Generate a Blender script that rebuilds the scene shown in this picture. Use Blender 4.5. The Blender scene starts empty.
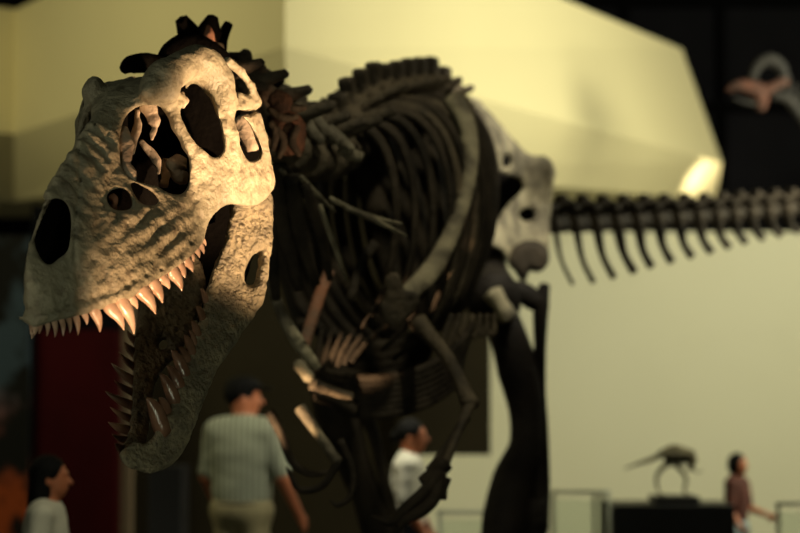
import bpy, bmesh, math, random
import numpy as np
from mathutils import Vector, Matrix
random.seed(4); rng = np.random.default_rng(4)
scn = bpy.context.scene

# ------------------------------------------------------------------ camera, world, lights, exposure
FPX = 1889.0
PIT = math.atan((395-266.5)/FPX)
cam_d = bpy.data.cameras.new('camera'); cam = bpy.data.objects.new('camera', cam_d); scn.collection.objects.link(cam)
cam.location = (0, 0, 1.6); cam.rotation_euler = (math.pi/2+PIT, 0, 0)
cam_d.sensor_width = 36; cam_d.lens = FPX*36/800; cam_d.clip_end = 200
cam_d.dof.use_dof = True; cam_d.dof.focus_distance = 5.5; cam_d.dof.aperture_fstop = cam_d.lens/1000/0.046
cam_d.dof.aperture_blades = 0
scn.camera = cam
w = bpy.data.worlds.new('world'); scn.world = w; w.use_nodes = True
w.node_tree.nodes['Background'].inputs[0].default_value = (1.0, .93, .7, 1)
w.node_tree.nodes['Background'].inputs[1].default_value = 0.006
scn.view_settings.view_transform = 'Standard'; scn.view_settings.look = 'None'
scn.view_settings.gamma = 1; scn.view_settings.exposure = 0.0
scn.view_settings.use_curve_mapping = False

def light(kind, name, loc, target, power, col, size=.2, angle=30, blend=.4, sy=None):
    d = bpy.data.lights.new(name, kind); o = bpy.data.objects.new(name, d); scn.collection.objects.link(o)
    o.location = loc; d.energy = power; d.color = col
    v = Vector(target)-Vector(loc); o.rotation_euler = v.to_track_quat('-Z', 'Y').to_euler()
    if kind == 'SPOT': d.spot_size = math.radians(angle); d.spot_blend = blend; d.shadow_soft_size = size
    if kind == 'AREA':
        d.size = size
        if sy: d.shape = 'RECTANGLE'; d.size_y = sy
    return o
WARM = (1, .62, .34)
light('SPOT', 'skull_key_spot', (2.1, 4.3, .45), (-.44, 5.72, 2.35), 2300, (1, .64, .36), .03, 15.5, .55)
light('SPOT', 'neck_spill_fill', (1.9, 4.9, 1.3), (-.42, 6.65, 2.5), 170, (1, .62, .36), .03, 8, .7)  # unseen spot added for warm spill outside the key cone
light('SPOT', 'teeth_spot', (-.1, 4.1, .4), (-.72, 5.24, 1.95), 430, (1, .60, .32), .02, 15.5, 1.0)
light('AREA', 'jaw_fill', (.9, 3.4, .9), (-.6, 5.5, 1.6), 8, (.95, 1, .7), .5)
light('AREA', 'jaw_fill', (-2.2, 3.6, 1.3), (-.7, 5.5, 1.6), 5, (1, .95, .68), .5)
light('AREA', 'snout_fill', (-2.6, 2.6, 4.6), (-.85, 5.3, 2.1), 11, (.93, 1, .74), 1.2)
light('SPOT', 'arm_spot', (-1.6, 6.2, .5), (-.38, 7.5, 1.56), 900, (1, .66, .36), .03, 7.0, .6)
light('SPOT', 'hip_spot', (4.5, 7.5, 4.5), (.7, 10.4, 2.75), 130, (1, .95, .72), .1, 18, .6)
light('SPOT', 'body_top_spot', (1.5, 5.5, 6.5), (-.05, 8.3, 2.6), 350, (1, .93, .62), .15, 42, .7)
light('AREA', 'wall_wash_right', (5.6, 13.0, 4.3), (1.6, 18.0, 4.3), 430, (1, .95, .66), 1.4)
light('AREA', 'wall_wash_left', (-6.2, 12.0, 5.6), (-2.6, 16.8, 4.2), 135, (1, .91, .50), 1.4)
light('SPOT', 'wall_corner_spot', (3.42, 20.55, 3.6), (3.50, 21.0, 4.12), 45, (1, .86, .6), .05, 100, .9)
light('AREA', 'soffit_fill_right', (5.4, 14.0, 2.2), (1.8, 18.0, 4.0), 15, (1, .95, .66), 1.2)  # unseen fill added to lift the lower soffit facet
light('AREA', 'soffit_fill_left', (-5.6, 13.0, 2.2), (-2.6, 17.0, 4.0), 14, (1, .93, .6), 1.2)  # matching added fill for the left soffit facet, source unseen
light('AREA', 'back_wall_wash', (5.5, 15.0, 5.6), (3.6, 21.2, 1.4), 85, (1, .98, .74), 1.5)
light('SPOT', 'visitor_fill', (-.5, 10.9, 4.8), (.08, 11.5, 1.15), 520, (1, .95, .72), .1, 22, .7)  # unseen spot added to brighten the woman behind the skeleton
light('SPOT', 'visitor_spot', (1.5, 8.6, 4.6), (-.5, 11.6, 1.0), 420, (1, .95, .72), .2, 32, .7)

# ------------------------------------------------------------------ projection helpers (pixel + depth -> metres)
CP, SP = math.cos(PIT), math.sin(PIT)
def ray(u, v):
    a = (u-400)/FPX; b = (266.5-v)/FPX
    return np.array([a, CP-b*SP, SP+b*CP])
def P(u, v, Y):
    d = ray(u, v); return np.array([0, 0, 1.6])+d*(Y/d[1])
def proj(p):
    x, y, z = p[..., 0], p[..., 1], p[..., 2]-1.6
    dep = y*CP+z*SP; up = -y*SP+z*CP
    return 400+FPX*x/dep, 266.5-FPX*up/dep, dep

# ------------------------------------------------------------------ materials
def mat(name, col, rough=.6, col2=None, scale=6, bump=0, metal=0, spec=None, detail=8, coord='Object', lo=.35, hi=.65, trans=0, col3=None):
    m = bpy.data.materials.new(name); m.use_nodes = True; nt = m.node_tree; b = nt.nodes['Principled BSDF']
    b.inputs['Base Color'].default_value = (*col, 1); b.inputs['Roughness'].default_value = rough
    b.inputs['Metallic'].default_value = metal
    if spec is not None: b.inputs['Specular IOR Level'].default_value = spec
    if trans: b.inputs['Transmission Weight'].default_value = trans
    tc = nt.nodes.new('ShaderNodeTexCoord')
    if col2 or bump:
        n = nt.nodes.new('ShaderNodeTexNoise'); n.inputs['Scale'].default_value = scale; n.inputs['Detail'].default_value = detail
        nt.links.new(tc.outputs[coord], n.inputs['Vector'])
    if col2:
        r = nt.nodes.new('ShaderNodeValToRGB'); r.color_ramp.elements[0].position = lo; r.color_ramp.elements[1].position = hi
        r.color_ramp.elements[0].color = (*col2, 1); r.color_ramp.elements[1].color = (*col, 1)
        nt.links.new(n.outputs['Fac'], r.inputs['Fac']); out = r.outputs['Color']
        if col3:
            n3 = nt.nodes.new('ShaderNodeTexNoise'); n3.inputs['Scale'].default_value = scale*5; n3.inputs['Detail'].default_value = 6
            nt.links.new(tc.outputs[coord], n3.inputs['Vector'])
            r3 = nt.nodes.new('ShaderNodeValToRGB'); r3.color_ramp.elements[0].position = .52; r3.color_ramp.elements[1].position = .68
            nt.links.new(n3.outputs['Fac'], r3.inputs['Fac'])
            mx = nt.nodes.new('ShaderNodeMix'); mx.data_type = 'RGBA'; nt.links.new(r3.outputs['Color'], mx.inputs['Factor'])
            nt.links.new(out, mx.inputs[6]); mx.inputs[7].default_value = (*col3, 1); out = mx.outputs[2]
        nt.links.new(out, b.inputs['Base Color'])
    if bump:
        bp = nt.nodes.new('ShaderNodeBump'); bp.inputs['Strength'].default_value = bump; bp.inputs['Distance'].default_value = .016
        n2 = nt.nodes.new('ShaderNodeTexNoise'); n2.inputs['Scale'].default_value = scale*6; n2.inputs['Detail'].default_value = 10
        nt.links.new(tc.outputs[coord], n2.inputs['Vector']); nt.links.new(n2.outputs['Fac'], bp.inputs['Height'])
        nt.links.new(bp.outputs['Normal'], b.inputs['Normal'])
    return m
M = {}
M['skull'] = mat('fossil_skull_bone', (.42, .365, .245), .5, (.21, .19, .125), 5, 1.2, lo=.36, hi=.62, col3=(.19, .16, .105))
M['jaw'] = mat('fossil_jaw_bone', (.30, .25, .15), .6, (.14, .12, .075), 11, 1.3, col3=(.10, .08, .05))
M['inner'] = mat('fossil_inner_bone', (.50, .40, .28), .6, (.24, .18, .13), 8, .6)
M['crest'] = mat('shade_black_bone', (.003, .0025, .002), .9, (.0015, .0012, .001), 8, .5, spec=.03)  # near-black colour stands in for shade behind and inside the skull
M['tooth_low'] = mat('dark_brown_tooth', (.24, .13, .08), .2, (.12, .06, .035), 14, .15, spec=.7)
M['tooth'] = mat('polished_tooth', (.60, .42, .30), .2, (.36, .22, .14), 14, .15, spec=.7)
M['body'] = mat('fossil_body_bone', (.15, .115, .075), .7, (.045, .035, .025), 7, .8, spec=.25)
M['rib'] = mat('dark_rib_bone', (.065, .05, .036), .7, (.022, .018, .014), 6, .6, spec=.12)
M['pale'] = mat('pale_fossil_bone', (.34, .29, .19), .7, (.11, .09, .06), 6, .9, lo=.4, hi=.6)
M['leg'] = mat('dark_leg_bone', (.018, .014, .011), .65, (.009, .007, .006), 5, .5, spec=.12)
M['paint'] = mat('cream_wall_paint', (.80, .72, .42), .8, (.77, .69, .40), .6, .03)
M['wall2'] = mat('beige_wall_paint', (.70, .68, .50), .8, (.67, .65, .47), .6, .03)
M['black'] = mat('black_ceiling_panel', (.004, .004, .005), .9, spec=.05, col2=(.003, .003, .004), scale=2)
M['brown'] = mat('brown_partition', (.026, .021, .012), .8, (.021, .017, .010), 1.5, spec=.05)
M['maroon'] = mat('maroon_panel', (.032, .002, .003), .6, (.022, .0015, .002), 1.5, spec=.05)
M['floor'] = mat('dark_floor', (.03, .027, .024), .5, (.02, .018, .016), 3)
M['plinth'] = mat('dark_plinth', (.06, .05, .04), .6, (.045, .04, .03), 3)
M['skin'] = mat('warm_skin', (.50, .17, .08), .5)
M['hair'] = mat('black_hair', (.004, .0035, .0035), .6, (.002, .002, .002), 30, .4, spec=.15)
M['khaki'] = mat('khaki_cloth', (.42, .36, .20), .9, (.36, .31, .17), 20)
M['white'] = mat('white_cloth', (.75, .72, .60), .9, (.62, .60, .50), 9)
M['navy'] = mat('dark_cloth', (.02, .02, .028), .9, (.014, .014, .02), 9)
M['rust'] = mat('rust_cloth', (.10, .03, .02), .9, (.06, .02, .014), 9)
M['blue'] = mat('pale_blue_cloth', (.32, .42, .44), .9, (.26, .35, .37), 9)
M['steel'] = mat('grey_rail_paint', (.48, .52, .42), .5)
M['case'] = mat('black_case', (.008, .008, .010), .5)
M['glass'] = mat('green_glass', (.90, .97, .93), .02, trans=.97)
M['shoe'] = mat('black_leather', (.015, .012, .01), .4)
M['redbone'] = mat('reddish_bone', (.42, .17, .09), .6, (.20, .13, .09), 9, .5)
M['neckbone'] = mat('brown_neck_bone', (.22, .115, .07), .75, (.07, .045, .032), 12, 1.2, spec=.15)
def striped(name, a, b, sc):
    m = mat(name, a, .9); nt = m.node_tree; bs = nt.nodes['Principled BSDF']
    tc = nt.nodes.new('ShaderNodeTexCoord'); wv = nt.nodes.new('ShaderNodeTexWave'); wv.bands_direction = 'X'
    wv.inputs['Scale'].default_value = sc; wv.inputs['Distortion'].default_value = .6
    nt.links.new(tc.outputs['Object'], wv.inputs['Vector'])
    r = nt.nodes.new('ShaderNodeValToRGB'); r.color_ramp.elements[0].color = (*a, 1); r.color_ramp.elements[1].color = (*b, 1)
    r.color_ramp.elements[0].position = .3; r.color_ramp.elements[1].position = .7
    nt.links.new(wv.outputs['Fac'], r.inputs['Fac']); nt.links.new(r.outputs['Color'], bs.inputs['Base Color']); return m
M['stripe'] = striped('striped_shirt_cloth', (.50, .52, .38), (.20, .22, .17), 9)
def mural():
    m = mat('painted_mural', (.1, .1, .1), .8, spec=.05); nt = m.node_tree; bs = nt.nodes['Principled BSDF']
    tc = nt.nodes.new('ShaderNodeTexCoord'); n = nt.nodes.new('ShaderNodeTexNoise'); n.inputs['Scale'].default_value = 2.6; n.inputs['Detail'].default_value = 3
    sp = nt.nodes.new('ShaderNodeSeparateXYZ'); nt.links.new(tc.outputs['Object'], sp.inputs[0]); nt.links.new(tc.outputs['Object'], n.inputs['Vector'])
    mr = nt.nodes.new('ShaderNodeMapRange'); mr.inputs[1].default_value = 0; mr.inputs[2].default_value = 3.4; nt.links.new(sp.outputs[2], mr.inputs[0])
    r1 = nt.nodes.new('ShaderNodeValToRGB'); e = r1.color_ramp.elements; e[0].color = (.22, .045, .012, 1); e[0].position = .25; e[1].color = (.03, .045, .058, 1); e[1].position = .5
    nt.links.new(mr.outputs[0], r1.inputs[0])
    r2 = nt.nodes.new('ShaderNodeValToRGB'); r2.color_ramp.elements[0].position = .46; r2.color_ramp.elements[1].position = .56
    nt.links.new(n.outputs['Fac'], r2.inputs[0])
    mx = nt.nodes.new('ShaderNodeMix'); mx.data_type = 'RGBA'; nt.links.new(r2.outputs[0], mx.inputs['Factor']); mx.inputs[6].default_value = (.008, .008, .007, 1)
    nt.links.new(r1.outputs[0], mx.inputs[7]); nt.links.new(mx.outputs[2], bs.inputs['Base Color']); return m
M['mural'] = mural()

# ------------------------------------------------------------------ object helpers
def link(name, verts, faces, m, parent=None, smooth=True):
    me = bpy.data.meshes.new(name); me.from_pydata([tuple(map(float, v)) for v in verts], [], [tuple(map(int, f)) for f in faces])
    me.validate(); me.materials.append(m)
    if smooth: me.polygons.foreach_set('use_smooth', [True]*len(me.polygons))
    o = bpy.data.objects.new(name, me); scn.collection.objects.link(o)
    if parent is not None:
        o.parent = parent; o.matrix_parent_inverse = Matrix.Translation(parent.location).inverted() @ Matrix.Identity(4)
        if parent.parent is not None or parent.type == 'MESH': o.matrix_parent_inverse = Matrix.Identity(4)
    return o
def thing(name, label, cat, loc, group=None):
    o = bpy.data.objects.new(name, None); scn.collection.objects.link(o); o.location = tuple(map(float, loc)); o.empty_display_size = .1
    tag(o, label, cat, group); return o
def tag(o, label=None, cat=None, group=None, kind=None):
    if label: o['label'] = label
    if cat: o['category'] = cat
    if group: o['group'] = group
    if kind: o['kind'] = kind
    return o
class MB:
    def __init__(s): s.v = []; s.f = []
    def add(s, v, f):
        n = len(s.v); s.v += [tuple(map(float, x)) for x in v]; s.f += [tuple(int(i)+n for i in q) for q in f]; return s
    def box(s, lo, hi):
        (a, b, c), (d, e, g) = lo, hi
        return s.add([(a, b, c), (d, b, c), (d, e, c), (a, e, c), (a, b, g), (d, b, g), (d, e, g), (a, e, g)],
                     [(0, 3, 2, 1), (4, 5, 6, 7), (0, 1, 5, 4), (1, 2, 6, 5), (2, 3, 7, 6), (3, 0, 4, 7)])
    def tube(s, pts, ra, rb=None, side=None, n=10, dens=4):
        v, f = sweep(pts, ra, rb, side, n, dens); return s.add(v, f)
    def build(s, name, m, parent=None, smooth=True, bevel=0):
        o = link(name, s.v, s.f, m, parent, smooth)
        if bevel:
            b = o.modifiers.new('bevel', 'BEVEL'); b.width = bevel; b.segments = 2; b.limit_method = 'ANGLE'
        return o
def catmull(pts, dens):
    p = np.array(pts, float)
    if len(p) == 2: return np.array([p[0]+(p[1]-p[0])*t for t in np.linspace(0, 1, dens+1)])
    q = np.vstack([2*p[0]-p[1], p, 2*p[-1]-p[-2]]); out = []
    for i in range(1, len(q)-2):
        for k in range(dens):
            t = k/dens; a, b, c, d = q[i-1], q[i], q[i+1], q[i+2]
            out.append(.5*((2*b)+(-a+c)*t+(2*a-5*b+4*c-d)*t*t+(-a+3*b-3*c+d)*t**3))
    out.append(p[-1]); return np.array(out)
def sweep(pts, ra, rb=None, side=None, n=10, dens=4):
    """tube along pts; ra / rb half-widths (scalar or per point), side = direction of rb axis"""
    pts = np.array(pts, float); k = len(pts)
    ra = np.full(k, ra) if np.isscalar(ra) else np.array(ra, float)
    rb = ra if rb is None else (np.full(k, rb) if np.isscalar(rb) else np.array(rb, float))
    c = catmull(pts, dens); tt = np.linspace(0, k-1, len(c)); A = np.interp(tt, range(k), ra); B = np.interp(tt, range(k), rb)
    T = np.gradient(c, axis=0); T /= np.linalg.norm(T, axis=1)[:, None]+1e-9
    sd = np.array(side if side is not None else (0.31, .2, .93), float)
    V = []
    for i in range(len(c)):
        b = sd-T[i]*(sd@T[i]); b /= np.linalg.norm(b)+1e-9; a = np.cross(T[i], b)
        if side is None: sd = b
        for j in range(n):
            th = 2*math.pi*j/n; V.append(c[i]+a*A[i]*math.cos(th)+b*B[i]*math.sin(th))
    F = []
    for i in range(len(c)-1):
        for j in range(n):
            F.append((i*n+j, i*n+(j+1) % n, (i+1)*n+(j+1) % n, (i+1)*n+j))
    m0 = len(V); V += [c[0]-T[0]*A[0]*.3, c[-1]+T[-1]*A[-1]*.3]
    for j in range(n):
        F.append((m0, (j+1) % n, j)); F.append((m0+1, (len(c)-1)*n+j, (len(c)-1)*n+(j+1) % n))
    return V, F

# ------------------------------------------------------------------ distance-field mesher (surface nets)
def surface_nets(f, lo, hi, vox, blk=8):
    lo = np.array(lo, float); hi = np.array(hi, float)
    nb = np.ceil((hi-lo)/(vox*blk)).astype(int); N = nb*blk+1
    bc = [lo[i]+(np.arange(nb[i])+.5)*vox*blk for i in range(3)]
    C = np.stack(np.meshgrid(*bc, indexing='ij'), -1).reshape(-1, 3)
    val = f(C); R = vox*blk*.87
    vol = np.empty(N, np.float32)
    vb = val.reshape(nb)
    big = np.repeat(np.repeat(np.repeat(vb, blk, 0), blk, 1), blk, 2)
    vol[:-1, :-1, :-1] = big; vol[-1] = 1; vol[:, -1] = 1; vol[:, :, -1] = 1
    keep = np.argwhere(np.abs(vb) < R*1.9)
    loc = np.stack(np.meshgrid(*[np.arange(blk+1)]*3, indexing='ij'), -1).reshape(-1, 3)
    for i in range(0, len(keep), 200):
        kb = keep[i:i+200]; idx = (kb[:, None, :]*blk+loc[None]).reshape(-1, 3)
        vol[idx[:, 0], idx[:, 1], idx[:, 2]] = f(lo+idx*vox)
    s = vol < 0
    cs = sum(s[a:N[0]-1+a, b:N[1]-1+b, c:N[2]-1+c].astype(np.int8) for a in (0, 1) for b in (0, 1) for c in (0, 1))
    act = np.argwhere((cs > 0) & (cs < 8))
    vid = np.full(N-1, -1, np.int64); vid[act[:, 0], act[:, 1], act[:, 2]] = np.arange(len(act))
    acc = np.zeros((len(act), 3)); cnt = np.zeros(len(act))
    for ax in range(3):
        o1, o2 = [k for k in range(3) if k != ax]
        for a in (0, 1):
            for b in (0, 1):
                off = np.zeros(3, int); off[o1] = a; off[o2] = b
                p = act+off; e = p.copy(); e[:, ax] += 1
                v0 = vol[p[:, 0], p[:, 1], p[:, 2]]; v1 = vol[e[:, 0], e[:, 1], e[:, 2]]
                m = (v0 < 0) != (v1 < 0); t = np.where(m, v0/(v0-v1+1e-12), 0)
                q = p.astype(float); q[:, ax] += t; acc += q*m[:, None]; cnt += m
    V = lo+acc/cnt[:, None]*vox
    F = []
    for ax in range(3):
        o1, o2 = (ax+1) % 3, (ax+2) % 3
        sl0 = [slice(1, -1)]*3; sl1 = [slice(1, -1)]*3; sl0[ax] = slice(0, N[ax]-1); sl1[ax] = slice(1, N[ax])
        a = s[tuple(sl0)]; b = s[tuple(sl1)]; E = np.argwhere(a != b); ins = a[E[:, 0], E[:, 1], E[:, 2]]
        base = E.copy()
        for k in (o1, o2): base[:, k] += 1
        def g(d1, d2):
            q = base.copy(); q[:, o1] -= d1; q[:, o2] -= d2; return vid[q[:, 0], q[:, 1], q[:, 2]]
        Q = np.stack([g(1, 1), g(0, 1), g(0, 0), g(1, 0)], 1)
        Q[~ins] = Q[~ins][:, ::-1]; F.append(Q)
    F = np.concatenate(F); F = F[(F >= 0).all(1)]
    lab = np.arange(len(V))      # keep only the largest connected piece(s), drop stray crumbs
    for _ in range(400):
        m = lab[F].min(1); new = lab.copy(); np.minimum.at(new, F.ravel(), np.repeat(m, 4)); new = new[new]
        if (new == lab).all(): break
        lab = new
    u, inv_, ct = np.unique(lab, return_inverse=True, return_counts=True)
    ok = ct[inv_] > .01*len(V); F = F[ok[F[:, 0]]]
    idx = np.full(len(V), -1); used = np.unique(F); idx[used] = np.arange(len(used)); V = V[used]; F = idx[F]
    return V, F
def smin(a, b, k): h = np.maximum(k-np.abs(a-b), 0)/k; return np.minimum(a, b)-h*h*k*.25
def smax(a, b, k): return -smin(-a, -b, k)
def caps(p, a, b, ra, rb=None):
    rb = ra if rb is None else rb
    a = np.array(a, float); b = np.array(b, float); ab = b-a
    t = np.clip(((p-a)@ab)/(ab@ab+1e-12), 0, 1)
    return np.linalg.norm(p-a-t[:, None]*ab, axis=1)-(ra+(rb-ra)*t)
def ell(p, c, r):
    r = np.array(r, float); q = (p-np.array(c, float))/r; k = np.linalg.norm(q, axis=1); return (k-1)*r.min()
def wob(p, sc, seed=0):
    r = np.random.default_rng(seed); o = 0
    for i in range(4):
        k = r.normal(size=3)*sc; k2 = r.normal(size=3)*sc; o = o+np.sin(p@k+r.uniform(0, 6))*np.sin(p@k2+r.uniform(0, 6))
    return o/4
def raster_sdf(outline, holes, grow=0.0, size=(820, 560), off=(-10, -10)):
    """signed distance (pixels) to a traced region, sampled on a grid; smooth closed curves"""
    def close(pl, sm=True):
        p = np.array(pl, float)
        if sm:
            n = len(p); q = []
            for i in range(n):
                a, b, c, d = p[i-1], p[i], p[(i+1) % n], p[(i+2) % n]
                for t in (0, .33, .66): q.append(.5*((2*b)+(-a+c)*t+(2*a-5*b+4*c-d)*t*t+(-a+3*b-3*c+d)*t**3))
            p = np.array(q)
        return p
    X, Y = np.meshgrid(np.arange(off[0], off[0]+size[0]), np.arange(off[1], off[1]+size[1]), indexing='ij')
    def poly(p):
        d = np.full(X.shape, 1e9); ins = np.zeros(X.shape, bool)
        for i in range(len(p)):
            a = p[i]; b = p[(i+1) % len(p)]; e = b-a; wx = X-a[0]; wy = Y-a[1]
            t = np.clip((wx*e[0]+wy*e[1])/(e@e+1e-12), 0, 1)
            d = np.minimum(d, (wx-t*e[0])**2+(wy-t*e[1])**2)
            c = (a[1] > Y) != (b[1] > Y)
            if abs(e[1]) > 1e-9: ins ^= c & (X < a[0]+(Y-a[1])*e[0]/e[1])
        return np.where(ins, -1, 1)*np.sqrt(d)
    D = poly(close(outline))
    for h in holes: D = np.maximum(D, -poly(close(h))+grow)
    def look(u, v):
        x = np.clip(u-off[0], 0, size[0]-1.001); y = np.clip(v-off[1], 0, size[1]-1.001)
        i = x.astype(int); j = y.astype(int); a = x-i; b = y-j
        return D[i, j]*(1-a)*(1-b)+D[i+1, j]*a*(1-b)+D[i, j+1]*(1-a)*b+D[i+1, j+1]*a*b
    return look

# ------------------------------------------------------------------ the setting
def quad(a, b, c, d, back=(0, .12, 0)):
    vs = [np.array(x, float) for x in (a, b, c, d)]; vs += [x+np.array(back) for x in vs]
    return vs, [(0, 1, 2, 3), (7, 6, 5, 4), (0, 4, 5, 1), (1, 5, 6, 2), (2, 6, 7, 3), (3, 7, 4, 0)]
floor = MB().box((-9, -2, -.15), (9, 24, 0)).build('floor', M['floor'], smooth=False); tag(floor, kind='structure')
ceil = MB().box((-9, -2, 8.0), (9, 24, 8.15)).build('ceiling', M['black'], smooth=False); tag(ceil, kind='structure')
o = MB().box((-9, 22.0, 0), (9, 22.15, 8)).build('wall_back', M['black'], smooth=False); tag(o, kind='structure')
o = MB().box((-9.15, -2, 0), (-9, 24, 8)).build('wall_left', M['black'], smooth=False); tag(o, kind='structure')
o = MB().box((9, -2, 0), (9.15, 24, 8)).build('wall_right', M['black'], smooth=False); tag(o, kind='structure')
# dark framing on the black wall
mb = MB()
for xx in (2.6, 3.72, 5.3, 6.9): mb.box((xx, 21.9, 3.4), (xx+.09, 22.0, 8))
for zz in (4.9, 6.15): mb.box((1.5, 21.88, zz), (9, 22.0, zz+.11))
o = mb.build('trim_back', mat('black_frame', (.001, .001, .001), .9, spec=.02), smooth=False); tag(o, kind='structure')
# light lower wall
zt = P(700, 232, 21)[2]
o = MB().box((-1.5, 21.0, 0), (6.5, 21.2, zt)).build('wall_lower_back', M['wall2'], smooth=False); tag(o, kind='structure')
# faceted cream soffit hanging above
c_cr = P(285, 47, 14.0); zc = c_cr[2]
def at_z(u, v, z):
    d = ray(u, v); return np.array([0, 0, 1.6])+d*((z-1.6)/d[2])
r_cr = at_z(722, 163, zc); l_cr = at_z(14, 134, zc); zt2 = 5.46
c_tp = np.array([c_cr[0], c_cr[1], zt2]); r_tp = at_z(682, 49, zt2); l_tp = np.array([l_cr[0], l_cr[1], zt2])
zb = 3.78
c_b = np.array([c_cr[0]-.03, c_cr[1]+1.0, zb-.35]); r_b2 = P(715, 200, 21.75); l_b = P(14, 201, 20.0)
ll_tp = l_tp+np.array([-1.6, -1.2, 0]); ll_cr = l_cr+np.array([-1.6, -1.2, 0]); ll_b = l_b+np.array([-1.6, -1.2, 0])
bk = 1.2
V = [ll_tp, l_tp, c_tp, r_tp, ll_cr, l_cr, c_cr, r_cr, ll_b, l_b, c_b, r_b2]
V += [np.array([v[0]+(.0 if i % 4 != 3 else -.25), 21.9, v[2]]) for i, v in enumerate(V)]
F = []
for k in range(3):
    F += [(k+1, k, k+4, k+5), (k+5, k+4, k+8, k+9)]
    F += [(8+k, 20+k, 21+k, 9+k), (k, k+1, k+13, k+12)]
F += [(3, 7, 19, 15), (7, 11, 23, 19), (0, 12, 16, 4), (4, 16, 20, 8), (12, 13, 17, 16), (13, 14, 18, 17), (14, 15, 19, 18), (16, 17, 21, 20), (17, 18, 22, 21), (18, 19, 23, 22)]
o = link('ceiling_soffit', V, F, M['paint'], smooth=False); tag(o, kind='structure')
def slab(name, u0, u1, v0, v1, Y, th, m, kind='structure'):
    a = P(u0, v1, Y); b = P(u1, v0, Y)
    z0 = 0 if v1 >= 700 else a[2]
    o = MB().box((a[0], Y, z0), (b[0], Y+th, b[2])).build(name, m, smooth=False, bevel=.01)
    if kind: tag(o, kind=kind)
    return o
slab('wall_partition', 119, 398, 150, 700, 16.2, .2, M['brown'])
o = slab('display_board', 396, 490, 240, 455, 16.1, .12, M['brown'], None); tag(o, 'dark brown display board hanging before the beige wall, its right edge beside the standing leg', 'display board')
slab('trim_1', 117, 134, 150, 700, 16.0, .18, mat('tan_trim', (.17, .12, .07), .7))
o = slab('black_cabinet', 146, 182, 466, 700, 14.2, .5, M['case'], None); tag(o, 'plain black cabinet standing under the lower jaw, behind the man', 'cabinet')
slab('wall_maroon', 30, 117, 330, 700, 15.6, .3, M['maroon'])
slab('wall_maroon', 30, 117, 205, 330, 15.9, .1, M['black'])
o = slab('painted_mural', -60, 30, 235, 700, 15.5, .15, M['mural'], None); tag(o, 'tall wall mural with blue sky and orange ground at the far left edge', 'mural')
o = MB().box((-1.25, 6.8, 0), (2.4, 10.75, .3)).build('display_plinth', M['plinth'], smooth=False, bevel=.02); tag(o, 'low dark plinth under the standing dinosaur skeleton', 'plinth')

# ------------------------------------------------------------------ the big skeleton: skull
TIP = np.array([-.94813628, 4.96714283, 1.81300247]); S = .8604681813779332
FW = np.array([-.26066177, -.87691101, -.40383477]); LT = np.array([.95358638, -.29917753, .03414406]); UP = np.array([-.15075959, -.37619129, .91419454])
skel = thing('dinosaur_skeleton', 'huge mounted predatory dinosaur skeleton with open jaws lowered toward the viewer', 'dinosaur skeleton', (.3, 10.6, .3))
def to_w(q): return TIP+S*(-q[:, 0:1]*FW+q[:, 1:2]*LT+q[:, 2:3]*UP)
def to_q(p):
    d = (p-TIP)/S; return np.stack([-(d@FW), d@LT, d@UP], 1)
sx = [-.045, -.038, -.02, 0, .05, .1, .15, .2, .3, .4, .54, .7, .8, .9, 1.05, 1.25]
bx_ = [.01, .025, .042, .058, .088, .118, .152, .182, .22, .25, .275, .282, .30, .33, .355, .36]
tx = [.02, .08, .14, .175, .225, .265, .293, .313, .350, .382, .42, .46, .485, .485, .47, .43]
nx = [1.7, 1.5, 1.4, 1.3, 1.22, 1.2, 1.2, 1.2, 1.22, 1.24, 1.28, 1.5, 2.1, 2.8, 3.6, 4]
def vault_r(s, w, h):
    b = np.interp(s, sx, bx_); t = np.interp(s, sx, tx); n = np.interp(s, sx, nx)
    hh = np.maximum(h, 0)
    return ((np.abs(w)/b)**n+(hh/t)**n+1e-9)**(1/n)
def vault(q):
    s, w_, h = q[:, 0], np.abs(q[:, 1]), q[:, 2]; e = .004
    r = vault_r(s, w_, h)
    g = np.stack([vault_r(s+e, w_, h)-r, vault_r(s, w_+e, h)-r, vault_r(s, w_, h+e)-r], 1)/e
    d = (r-1)/np.maximum(np.linalg.norm(g, axis=1), .8)
    return np.maximum(d, -.045-s)
def at_wd(u, v, wd):
    d = ray(u, v)/S; o = (np.array([0, 0, 1.6])-TIP)/S; k = (wd-o@LT)/(d@LT); p = o+k*d
    return np.array([-(p@FW), p@LT, p@UP])
def surf(u, v, inset=0.0):
    d = ray(u, v); o = np.array([0, 0, 1.6]); ks = np.arange(4.5, 7.2, .004)
    p = o+d*ks[:, None]; q = to_q(p); val = vault(q)+inset; val[q[:, 1] < -.02] = 1
    i = np.argmax(val < 0)
    if val[i] >= 0: return at_wd(u, v, .30)
    return q[i]
OUT = [(10, 340), (30, 330), (45, 324), (60, 320), (78, 316), (90, 313), (105, 308), (118, 303), (130, 299), (148, 286), (170, 272), (190, 257), (203, 242), (206, 230), (211, 218), (221, 208), (230, 204),
       (240, 205), (252, 206), (263, 201), (272, 191), (277, 179), (273, 164), (267, 150), (264, 128), (259, 104), (250, 86), (238, 70), (224, 56), (228, 20), (0, 10), (0, 330)]
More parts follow.
